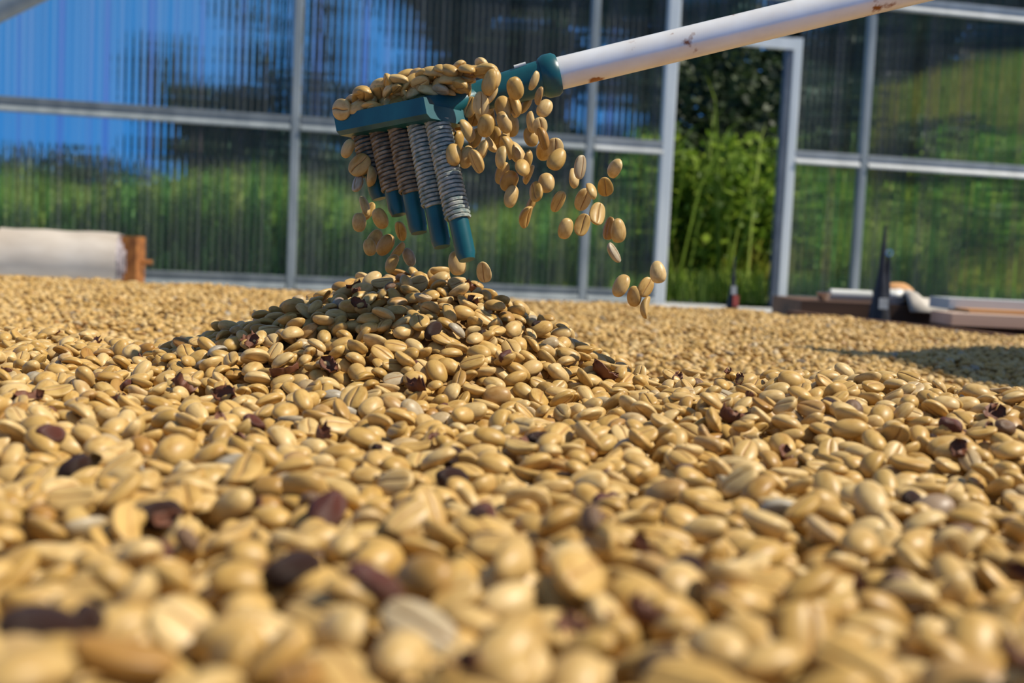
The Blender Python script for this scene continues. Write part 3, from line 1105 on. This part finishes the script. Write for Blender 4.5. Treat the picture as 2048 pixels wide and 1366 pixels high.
riding = [(160, 340), (230, 330), (300, 322), (370, 312), (200, 362), (272, 350), (250, 245), (312, 238), (340, 280), (400, 272),
          (450, 252), (500, 232), (540, 205), (480, 205), (420, 232), (380, 245), (570, 250), (620, 222), (655, 165), (690, 192),
          (640, 185), (722, 172), (740, 222), (700, 232), (600, 195), (560, 282), (500, 296), (440, 296), (780, 165), (840, 122),
          (898, 150), (860, 150), (290, 282), (350, 255), (330, 336), (420, 322), (612, 268), (665, 262), (580, 212), (760, 190), (180, 320), (240, 285), (215, 300),
          (270, 265), (330, 215), (385, 205), (430, 195), (470, 172), (520, 165), (560, 170), (600, 150), (640, 140), (680, 150), (610, 175), (545, 235), (465, 270), (370, 285), (300, 300), (505, 258), (640, 240), (690, 205), (720, 140), (765, 140), (800, 145), (415, 290), (535, 275), (590, 245), (250, 310), (200, 335)]
for (zx, zy) in riding:
    t = np.clip(zx / 800, 0, 1)
    loose_bean(zx, zy, 0.594 - 0.046 * t + RNG.uniform(-0.010, 0.004), 'coffee beans riding on the rake', 'tan coffee bean riding on the lifted rake head, ' + ('at its far left end' if zx < 290 else 'along its middle' if zx < 560 else 'next to the teal socket'), False)
falling = [(1315, 620), (1290, 672), (1440, 712), (1485, 626), (1375, 735), (1330, 776), (1402, 850), (1328, 902), (1250, 922), (1465, 920),
           (1508, 930), (1480, 1040), (1515, 1196), (1580, 1252), (1636, 1206), (1640, 1305), (850, 1130), (716, 1088), (1698, 1130),
           (1208, 785), (1152, 695), (1106, 742), (1082, 796), (1055, 862), (985, 762), (972, 692), (1065, 655), (1062, 592), (1205, 578), (1195, 528),
           (1140, 482), (1140, 545), (1080, 470), (1076, 402), (1145, 330), (1115, 272), (1096, 200), (1050, 312), (1004, 238), (1000, 322),
           (990, 420), (938, 330), (946, 402), (950, 472), (1010, 552), (930, 572), (935, 648), (882, 512), (902, 462), (872, 332),
           (856, 420), (808, 482), (815, 590), (770, 572), (738, 556), (722, 498), (718, 402), (660, 442), (650, 338), (690, 330),
           (762, 262), (802, 372), (832, 310), (880, 270), (872, 205), (905, 192), (770, 440), (840, 540), (895, 390), (965, 520), (700, 560), (845, 360), (780, 330), (915, 520), (1040, 620), (1120, 420)]
FL = {18: 'tan coffee bean falling in front of the white doorway post', 3: 'upper stray falling bean, farthest out at the right of the second upright post',
      16: 'tan bean falling just right of the lowest teal tine tip', 17: 'tan bean dropping onto the heap directly under the lowest tine tip',
      15: 'lowest falling bean, close above the bed at right of the heap', 36: 'tan bean in the air in front of the teal collar'}
for q, (zx, zy) in enumerate(falling):
    ob = loose_bean(zx, zy, 0.548 + RNG.uniform(-0.015, 0.035), 'coffee beans pouring off the rake', 'tan coffee bean in mid-air ' + ('beside the teal socket of the rake' if zy < 340 else 'straggling right of the stream, by the second post' if zx > 1180 else 'close to the right side of the tines' if zx < 830 else 'in the thick of the stream falling off the rake'))
    if q in FL:
        ob['label'] = FL[q]
drips = [(185, 530), (245, 612), (235, 702), (300, 665), (270, 810), (240, 890), (315, 970), (292, 1010), (368, 1000), (430, 1032), (446, 930), (482, 1062), (340, 872), (285, 840), (400, 1090)]
for (zx, zy) in drips:
    loose_bean(zx, zy, 0.575 + RNG.uniform(-0.02, 0.03), 'coffee beans dropping behind the tines', 'tan coffee bean falling in mid-air left of the rake tines')

# ------------------------------------------------------------------ things behind the bed
# roll of cream sheeting by the wall
RD = 6.7
rl, rr_ = px(2, 505, RD), px(238, 516, RD * 1.02)
rad = 0.166
rl.z = rr_.z = FLOOR_Z + rad
roll = empty('sheeting_roll', (rl.x, rl.y, FLOOR_Z))
tag(roll, 'thick roll of cream plastic sheeting lying on the floor by the wall', 'roll')
ax = (rr_ - rl).normalized()
pts, rads = [], []
for k in range(9):
    pts.append(rl.lerp(rr_, k / 8)); rads.append(rad * (1 - 0.02 * math.sin(k * 1.7)))
part(MB().tube(pts, rads, 32), 'rolled_sheet', M['roll'], roll, True)
mb = MB()
b0 = ax.cross(ZUP).normalized()
for k in range(5):
    r = rad * (0.95 - 0.17 * k)
    mb.tube([rr_, rr_ + ax * (0.02 + 0.015 * ((k * 7) % 3))], r, 24)
part(mb, 'frayed_end', M['roll_end'], roll, False)
mb = MB(); c = rr_ + ax * 0.075
mb.box(c + ZUP * 0.0, (0.10, 0.16, 0.30))
core = part(mb, 'end_board', M['rust'], roll)
part(MB().tube([rr_, rr_ + ax * 0.19], 0.014, 10), 'core_rod', M['rust'], roll, True)


# black spouted cones standing behind the bed
def cone(xp, ytop, ybase, d, wpx, label, second=None, tagpos=None, red=False):
    base = px(xp, ybase, d); top = px(xp, ytop, d)
    r = wpx / F_PX * d / 2
    e = empty('black_cone', (base.x, base.y, FLOOR_Z))
    tag(e, label, 'cone')
    zb, zt = base.z, top.z
    x, y = base.x, base.y
    hgt = zt - zb
    slope = r / max(0.02, hgt * 0.55)
    pr = [(FLOOR_Z, r * 1.9), (FLOOR_Z + 0.012, r * 1.9), (FLOOR_Z + 0.014, r * 1.35), (zb, r), (zb + hgt * 0.28, r * 0.62), (zb + hgt * 0.5, r * 0.36), (zb + hgt * 0.75, r * 0.20), (zt, r * 0.10)]
    mb = MB(); mb.tube([(x, y, z) for z, _ in pr], [q for _, q in pr], 20, True, 1.0, (0, 1, 0))
    part(mb, 'cone_body', M['black'], e, True)
    if second:
        x2, yt2 = second
        p2 = px(x2, yt2, d); x2w = p2.x
        mb = MB(); mb.tube([(x2w - r * 0.3, y, zb - 0.05), (x2w - r * 0.1, y, zb + hgt * 0.3), (x2w, y, p2.z)], [r * 0.7, r * 0.42, r * 0.14], 14, True, 1.0, (0, 1, 0))
        part(mb, 'side_spike', M['black'], e, True)
        pts = [(x2w + 0.007 * math.cos(w), y, p2.z + 0.007 + 0.007 * math.sin(w)) for w in [2 * math.pi * k / 14 for k in range(15)]]
        part(MB().tube(pts, 0.0013, 6, False, 1.0, (0, 1, 0)), 'ring', M['steel'], e, True)
    for k, (ty, tw, th, mname) in enumerate(tagpos or []):
        c = px(xp + 2 + 4 * k, ty, d)
        mb = MB(); mb.box((c.x, y - r * 1.02, c.z), (tw, 0.004, th))
        part(mb, 'tag', M[mname], e)
    return e


cone(1757, 450, 640, 2.62, 44, 'tall black cone with a second ringed spike and white tag, before the wooden stack', (1775, 512), [(606, 0.020, 0.024, 'tag_white')])
cone(1463, 512, 622, 2.70, 26, 'smaller black cone with white and red tag, before the open doorway', None, [(580, 0.012, 0.020, 'tag_white'), (601, 0.014, 0.026, 'tag_red')])

# low wooden stack to the right with odds and ends on it
st = empty('board_stack', (1.45, 3.35, FLOOR_Z))
tag(st, 'low stack of dark wooden boards at the far right corner of the bed', 'board stack')
sa, sb = px(1600, 604, 2.66), px(1915, 622, 2.66)
for k in range(3):
    z0 = FLOOR_Z + 0.0826 * k + 0.040
    dx = 0.01 * ((k * 2) % 3)
    mb = MB()
    mb.box(((sa.x + sb.x) / 2 + dx, 2.82 + 0.01 * k, z0), (sb.x - sa.x, 0.30, 0.079))
    part(mb, 'board', M['wood'], st)
st_top = FLOOR_Z + 0.0826 * 3 - 0.003
mb = MB(); mb.tube([px(1660, 588, 2.80), px(1742, 592, 2.80)], 0.013, 14)
o = mb.build('white_pipe', M['pipe'], None, True)
tag(o, 'short white pipe lying on the dark board stack', 'pipe')
c = px(1648, 590, 2.74)
mb = MB()
bp_ = [(0.0, 0.004), (0.010, 0.004), (0.014, 0.010), (0.017, 0.022), (0.018, 0.024), (0.016, 0.024), (0.012, 0.012), (0.0, 0.008)]
vv = []; ff = []
for (r, z) in bp_:
    for k in range(16):
        w = 2 * math.pi * k / 16
        vv.append((c.x + r * math.cos(w), c.y + r * math.sin(w), st_top - 0.004 + z))
for i in range(len(bp_) - 1):
    for k in range(16):
        ff.append((i * 16 + k, i * 16 + (k + 1) % 16, (i + 1) * 16 + (k + 1) % 16, (i + 1) * 16 + k))
tag(mb.add(vv, ff).build('steel_cup', M['steel'], None, True), 'small shiny steel cup on the dark board stack', 'cup')
# crumpled cloth draped over the stack end
mb = MB(); vv, ff = [], []
ca, cb = px(1815, 606, 2.68), px(1908, 624, 2.68)
for j in range(9):
    for i in range(13):
        u, t = i / 12, j / 8
        x = ca.x + (cb.x - ca.x) * u
        y = 2.66 + 0.28 * t
        hump = 0.030 * math.exp(-((u - 0.18) / 0.28) ** 2) + 0.008 * math.exp(-((u - 0.7) / 0.3) ** 2)
        z = st_top + 0.004 + hump * math.sin(math.pi * min(1, t * 1.4 + 0.12)) + 0.005 * math.sin(9 * u + 5 * t)
        if j == 0:
            z = st_top - 0.012
        vv.append((x, y, z))
for j in range(8):
    for i in range(12):
        ff.append((j * 13 + i, j * 13 + i + 1, (j + 1) * 13 + i + 1, (j + 1) * 13 + i))
cl = mb.add(vv, ff).build('cloth', M['cloth'], None, True)
sm = cl.modifiers.new('thickness', 'SOLIDIFY'); sm.thickness = 0.004
tag(cl, 'crumpled beige cloth draped over the end of the dark board stack', 'cloth')
# small bag of white stuff between cone and cloth
mb = MB(); c = px(1795, 610, 2.7)
o = bpy.data.objects.new('plastic_bag', wrinkled('plastic_bag', M['pipe'], 12, 0.3))
o.location = (c.x, 2.74, st_top + 0.016); o.scale = (0.034, 0.034, 0.034)
COL.objects.link(o); tag(o, 'small crumpled white plastic bag beside the beige cloth', 'bag')
o = bpy.data.objects.new('bean_pile', wrinkled('bean_pile', M['wood_orange'], 15, 0.12))
c = px(1795, 592, 2.85); o.location = (c.x, 2.88, st_top + 0.022); o.scale = (0.05, 0.04, 0.045)
COL.objects.link(o); tag(o, 'orange brown lump behind the small white plastic bag', 'lump')
# pale planks on the far right
pk = empty('plank_pile', (2.1, 3.4, FLOOR_Z))
tag(pk, 'pile of pale and orange planks beside the right edge, next to the cloth', 'plank pile')
for (xa, xb, yc, hpx, d, mname) in ((1900, 2400, 638, 24, 2.35, 'wood_pink'), (1935, 2380, 624, 12, 2.42, 'wood_orange'), (1895, 2400, 607, 22, 2.5, 'alu_white')):
    a, b = px(xa, yc, d), px(xb, yc + (xb - xa) * 0.045, d)
    h = hpx / F_PX * d
    mb = MB(); mb.box(((a.x + b.x) / 2, (a.y + b.y) / 2 + 0.05, a.z), (b.x - a.x, 0.12, h))
    part(mb, 'plank', M[mname], pk)
for k in range(1):
    a = px(2190, 655, 2.42)
    part(MB().box((a.x, a.y + 0.06, (FLOOR_Z + px(1900, 650, 2.36).z) / 2), (0.60, 0.14, px(1900, 650, 2.36).z - FLOOR_Z)), 'support_block', M['wood'], pk)
# the bed's far edging board
mb = MB(); mb.prism([(-0.012, -0.17), (0.012, -0.17), (0.012, 0.030), (-0.012, 0.030)], Vector((0.60, BED_FAR + 0.03, -0.128)), Vector((0.885, 1.77, -0.128)), Vector((0.93, 0.36, 0)), ZUP); part(mb, 'edge_board', M['wood'], bed)

# ------------------------------------------------------------------ roof members, unseen and added to shade the bed
def sun_from(p, z):
    t = (z - p.z) / SUN.z
    return p + SUN * t


added_roof = empty('shade_rig', (1.7, 0.6, 2.2))
tag(added_roof, kind='structure')
pc = sun_from(Vector((0.665, 1.10, BED_Z)), 2.2)
mb = MB(); mb.box(pc, (0.46, 0.80, 0.02), Matrix.Rotation(math.radians(12), 3, 'Z'))  # unseen plate, added to cast the dark patch on the beans
part(mb, 'shade_plate', M['alu'], added_roof)
mb = MB(); mb.tube([pc + Vector((-0.2, 0, 0.035)), pc + Vector((4.5, 0.3, 0.035))], 0.025, 10)  # unseen bar, added to carry the shading plate
part(mb, 'shade_plate_bar', M['alu'], added_roof, True)

# ------------------------------------------------------------------ plants outside
def blades(name, mat, n, place, hmin, hmax, wid, seed, label, bend=0.5):
    rn = random.Random(seed)
    v, f = [], []
    for _ in range(n):
        q = place(rn)
        if q is None:
            continue
        x, y, z, hs = q
        h = rn.uniform(hmin, hmax) * hs
        a = rn.uniform(0, 6.283)
        lx, ly = math.cos(a) * bend * h * rn.uniform(0.2, 1), math.sin(a) * bend * h * rn.uniform(0.2, 1)
        b = rn.uniform(0, 6.283)
        wx, wy = math.cos(b) * wid * rn.uniform(0.6, 1.3), math.sin(b) * wid * rn.uniform(0.6, 1.3)
        o = len(v)
        v += [(x - wx, y - wy, z), (x + wx, y + wy, z), (x + lx * 0.3 + wx, y + ly * 0.3 + wy, z + h * 0.55), (x + lx * 0.3 - wx, y + ly * 0.3 - wy, z + h * 0.55),
              (x + lx * 0.7 + wx * 0.6, y + ly * 0.7 + wy * 0.6, z + h * 0.86), (x + lx * 0.7 - wx * 0.6, y + ly * 0.7 - wy * 0.6, z + h * 0.86), (x + lx * 1.2, y + ly * 1.2, z + h * 0.95)]
        f += [(o, o + 1, o + 2, o + 3), (o + 3, o + 2, o + 4, o + 5), (o + 5, o + 4, o + 6)]
    mb = MB(); mb.v, mb.f = v, f
    return tag(mb.build(name, mat), label, 'grass', None, 'stuff')


def wall_y(x):
    return W_ORG.y + (x - W_ORG.x) * math.tan(WALL_A)


def pl_tall(rn):
    d = 0.5 + 3.6 * rn.random() ** 1.3
    x = rn.uniform(-8, 3.6)
    y = wall_y(x) + d
    if 0.75 < x < 2.95 and d < 2.9:
        return None
    return x, y, hill(x, y), 0.55 + 0.25 * d ** 0.5 + 0.12 * math.sin(x * 2.1)


def pl_short(rn):
    x = rn.uniform(-8, 5.5); y = wall_y(x) + 0.2 + 1.6 * rn.random()
    return x, y, hill(x, y), 1.0


def pl_hill(rn):
    x = rn.uniform(1.2, 11); y = 10.2 + 8.5 * rn.random()
    return x, y, hill(x, y), 1.0


blades('tall_grass', M['grass'], 15000, pl_tall, 0.5, 1.0, 0.012, 3, 'tall green grass growing behind the clear wall')


def pl_reed(rn):
    x = rn.gauss(1.75, 0.38); y = 10.15 + rn.uniform(-0.2, 0.3)
    return x, y, hill(x, y), 1.0


blades('long_reeds', M['grass'], 36, pl_reed, 0.5, 1.9, 0.011, 9, 'long arching pale green reed blades in the doorway', 0.55)
blades('short_grass', M['grass'], 8000, pl_short, 0.12, 0.30, 0.008, 4, 'short green grass along the outside of the wall')
blades('hill_grass', M['hill_grass'], 15000, pl_hill, 0.25, 0.6, 0.014, 5, 'yellow green grass on the slope outside at right')


def leaves(mb, rn, c, rx, ry, rz, n, size, shell=0.5):
    for _ in range(n):
        while True:
            p = Vector((rn.uniform(-1, 1), rn.uniform(-1, 1), rn.uniform(-1, 1)))
            if shell < p.length < 1:
                break
        p = Vector((p.x * rx, p.y * ry, p.z * rz)) + c
        d = Vector((rn.gauss(0, 1), rn.gauss(0, 1), rn.gauss(0, 0.7))).normalized()
        s = d.cross(Vector((rn.gauss(0, 1), rn.gauss(0, 1), rn.gauss(0, 1)))).normalized()
        l = size * rn.uniform(0.6, 1.4)
        w = l * 0.32
        o = len(mb.v)
        mb.v += [tuple(p), tuple(p + d * l * 0.5 + s * w), tuple(p + d * l), tuple(p + d * l * 0.5 - s * w)]
        mb.f.append((o, o + 1, o + 2, o + 3))


def shrub(x, y, r, h, n, size, label, seed, mat='shrub', group=None):
    rn = random.Random(seed)
    z = hill(x, y)
    e = empty('shrub', (x, y, z))
    tag(e, label, 'shrub', group)
    mb = MB()
    for k in range(6):
        c = Vector((x + rn.uniform(-0.5, 0.5) * r, y + rn.uniform(-0.5, 0.5) * r, z + h * rn.uniform(0.35, 0.75)))
        leaves(mb, rn, c, r * 0.62, r * 0.62, h * 0.36, n // 6, size, 0.3)
    part(mb, 'foliage', M[mat], e)
    mb = MB()
    for k in range(4):
        mb.tube([(x + rn.uniform(-.1, .1), y, z), (x + rn.uniform(-.5, .5) * r, y + rn.uniform(-.4, .4) * r, z + h * 0.6)], [0.02, 0.008], 6)
    part(mb, 'stem', M['bark'], e)


shrub(1.55, 10.9, 0.75, 1.65, 2600, 0.11, 'bright green leafy shrub in the open doorway', 21)
shrub(2.25, 11.0, 0.65, 1.45, 2200, 0.10, 'bright green shrub at the right side of the doorway', 22)
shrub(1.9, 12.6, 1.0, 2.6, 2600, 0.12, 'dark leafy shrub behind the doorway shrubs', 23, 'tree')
shrub(3.3, 12.0, 0.8, 1.1, 1600, 0.12, 'green shrub outside between doorway and slope', 24)
shrub(4.2, 11.6, 0.8, 0.9, 1500, 0.12, 'dark green shrub at the foot of the slope behind the tall black cone', 31)
shrub(5.2, 12.6, 0.9, 1.0, 1500, 0.12, 'green shrub at the foot of the slope by the right edge', 32)
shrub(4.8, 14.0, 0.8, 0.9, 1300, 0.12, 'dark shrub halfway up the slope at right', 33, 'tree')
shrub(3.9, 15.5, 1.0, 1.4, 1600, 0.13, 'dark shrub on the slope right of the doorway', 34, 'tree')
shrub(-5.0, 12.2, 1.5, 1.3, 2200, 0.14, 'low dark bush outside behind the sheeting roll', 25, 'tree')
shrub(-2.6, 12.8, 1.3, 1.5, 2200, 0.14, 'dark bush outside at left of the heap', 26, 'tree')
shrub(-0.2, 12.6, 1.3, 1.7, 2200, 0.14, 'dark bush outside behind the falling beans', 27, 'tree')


def tree(xp, ytop, hw, d, ybot, n, size, label, seed, blobs=9, mat='tree', wide=1.0):
    rn = random.Random(seed)
    base = px(xp, 520, d)
    x, y = base.x, base.y
    z = hill(x, y)
    e = empty('tree', (x, y, z))
    tag(e, label, 'tree', 'trees outside')
    zt = px(xp, ytop, d).z
    zb = px(xp, ybot, d).z
    r = hw / F_PX * d
    mb = MB()
    for k in range(blobs):
        t = (k + 0.5) / blobs
        rr = r * (0.55 + 0.45 * math.sin(math.pi * (0.15 + 0.75 * t)))
        c = Vector((x + rn.uniform(-0.5, 0.5) * r * wide, y + rn.uniform(-0.6, 0.6), zb + (zt - zb) * t))
        leaves(mb, rn, c, rr * 0.75, rr * 0.6, (zt - zb) / blobs * 0.95, n // blobs, size, 0.2)
    part(mb, 'crown', M[mat], e)
    mb = MB(); mb.tube([(x, y, z - 0.1), (x + 0.05, y, z + (zt - z) * 0.5), (x, y, zt - 0.2)], [0.14, 0.09, 0.03], 8)
    part(mb, 'trunk', M['bark'], e, True)


T = [(60, 395, 130, 24, 540, 1500, 0.20, 'low dark tree far outside at the left edge, under blue sky'),
     (195, 355, 70, 23, 540, 900, 0.18, 'small dark tree just right of the lowest one at left'),
     (345, 105, 62, 19, 520, 1900, 0.17, 'narrow dark tree standing against the blue sky'),
     (445, 190, 75, 20, 520, 1900, 0.17, 'bushy dark tree left of the first upright post'),
     (500, -60, 42, 21, 520, 1300, 0.17, 'tall thin tree close left of the first upright post'),
     (560, 130, 55, 20, 520, 1500, 0.17, 'dark tree behind the first upright post'),
     (400, 270, 120, 22, 540, 1600, 0.18, 'broad low dark tree below the narrow one'),
     (590, 255, 110, 22.5, 540, 1600, 0.18, 'broad low dark tree behind the first post, under the taller ones'),
     (655, -90, 62, 20, 520, 2200, 0.17, 'tall dark tree just right of the first upright post'),
     (735, 190, 60, 19, 520, 1400, 0.17, 'shorter dark tree below a patch of blue sky'),
     (840, -120, 85, 19, 520, 2600, 0.18, 'tall dark tree behind the lifted rake head'),
     (970, -140, 100, 18, 520, 3000, 0.18, 'wide dark tree behind the rake socket'),
     (1110, -140, 100, 18.5, 520, 3000, 0.18, 'wide dark tree left of the second upright post'),
     (1260, -150, 110, 18, 520, 3000, 0.18, 'dark tree between the second post and the doorway'),
     (1420, -150, 110, 17.5, 420, 3000, 0.18, 'dark tree above the doorway shrubs'),
     (1570, -150, 100, 19, 400, 2600, 0.18, 'dark tree behind the right door jamb'),
     (1700, -160, 100, 20, 330, 2600, 0.19, 'dark tree on the slope behind the third upright post'),
     (1850, -160, 110, 21, 290, 2600, 0.19, 'dark tree high on the slope at right'),
     (2010, -170, 110, 21, 270, 2600, 0.19, 'dark tree high on the slope by the right edge')]
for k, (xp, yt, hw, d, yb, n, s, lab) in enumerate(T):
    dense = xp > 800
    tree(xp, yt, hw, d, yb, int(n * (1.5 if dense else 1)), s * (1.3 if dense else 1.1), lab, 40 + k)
print('beans', NREC, 'rest', len(rest))
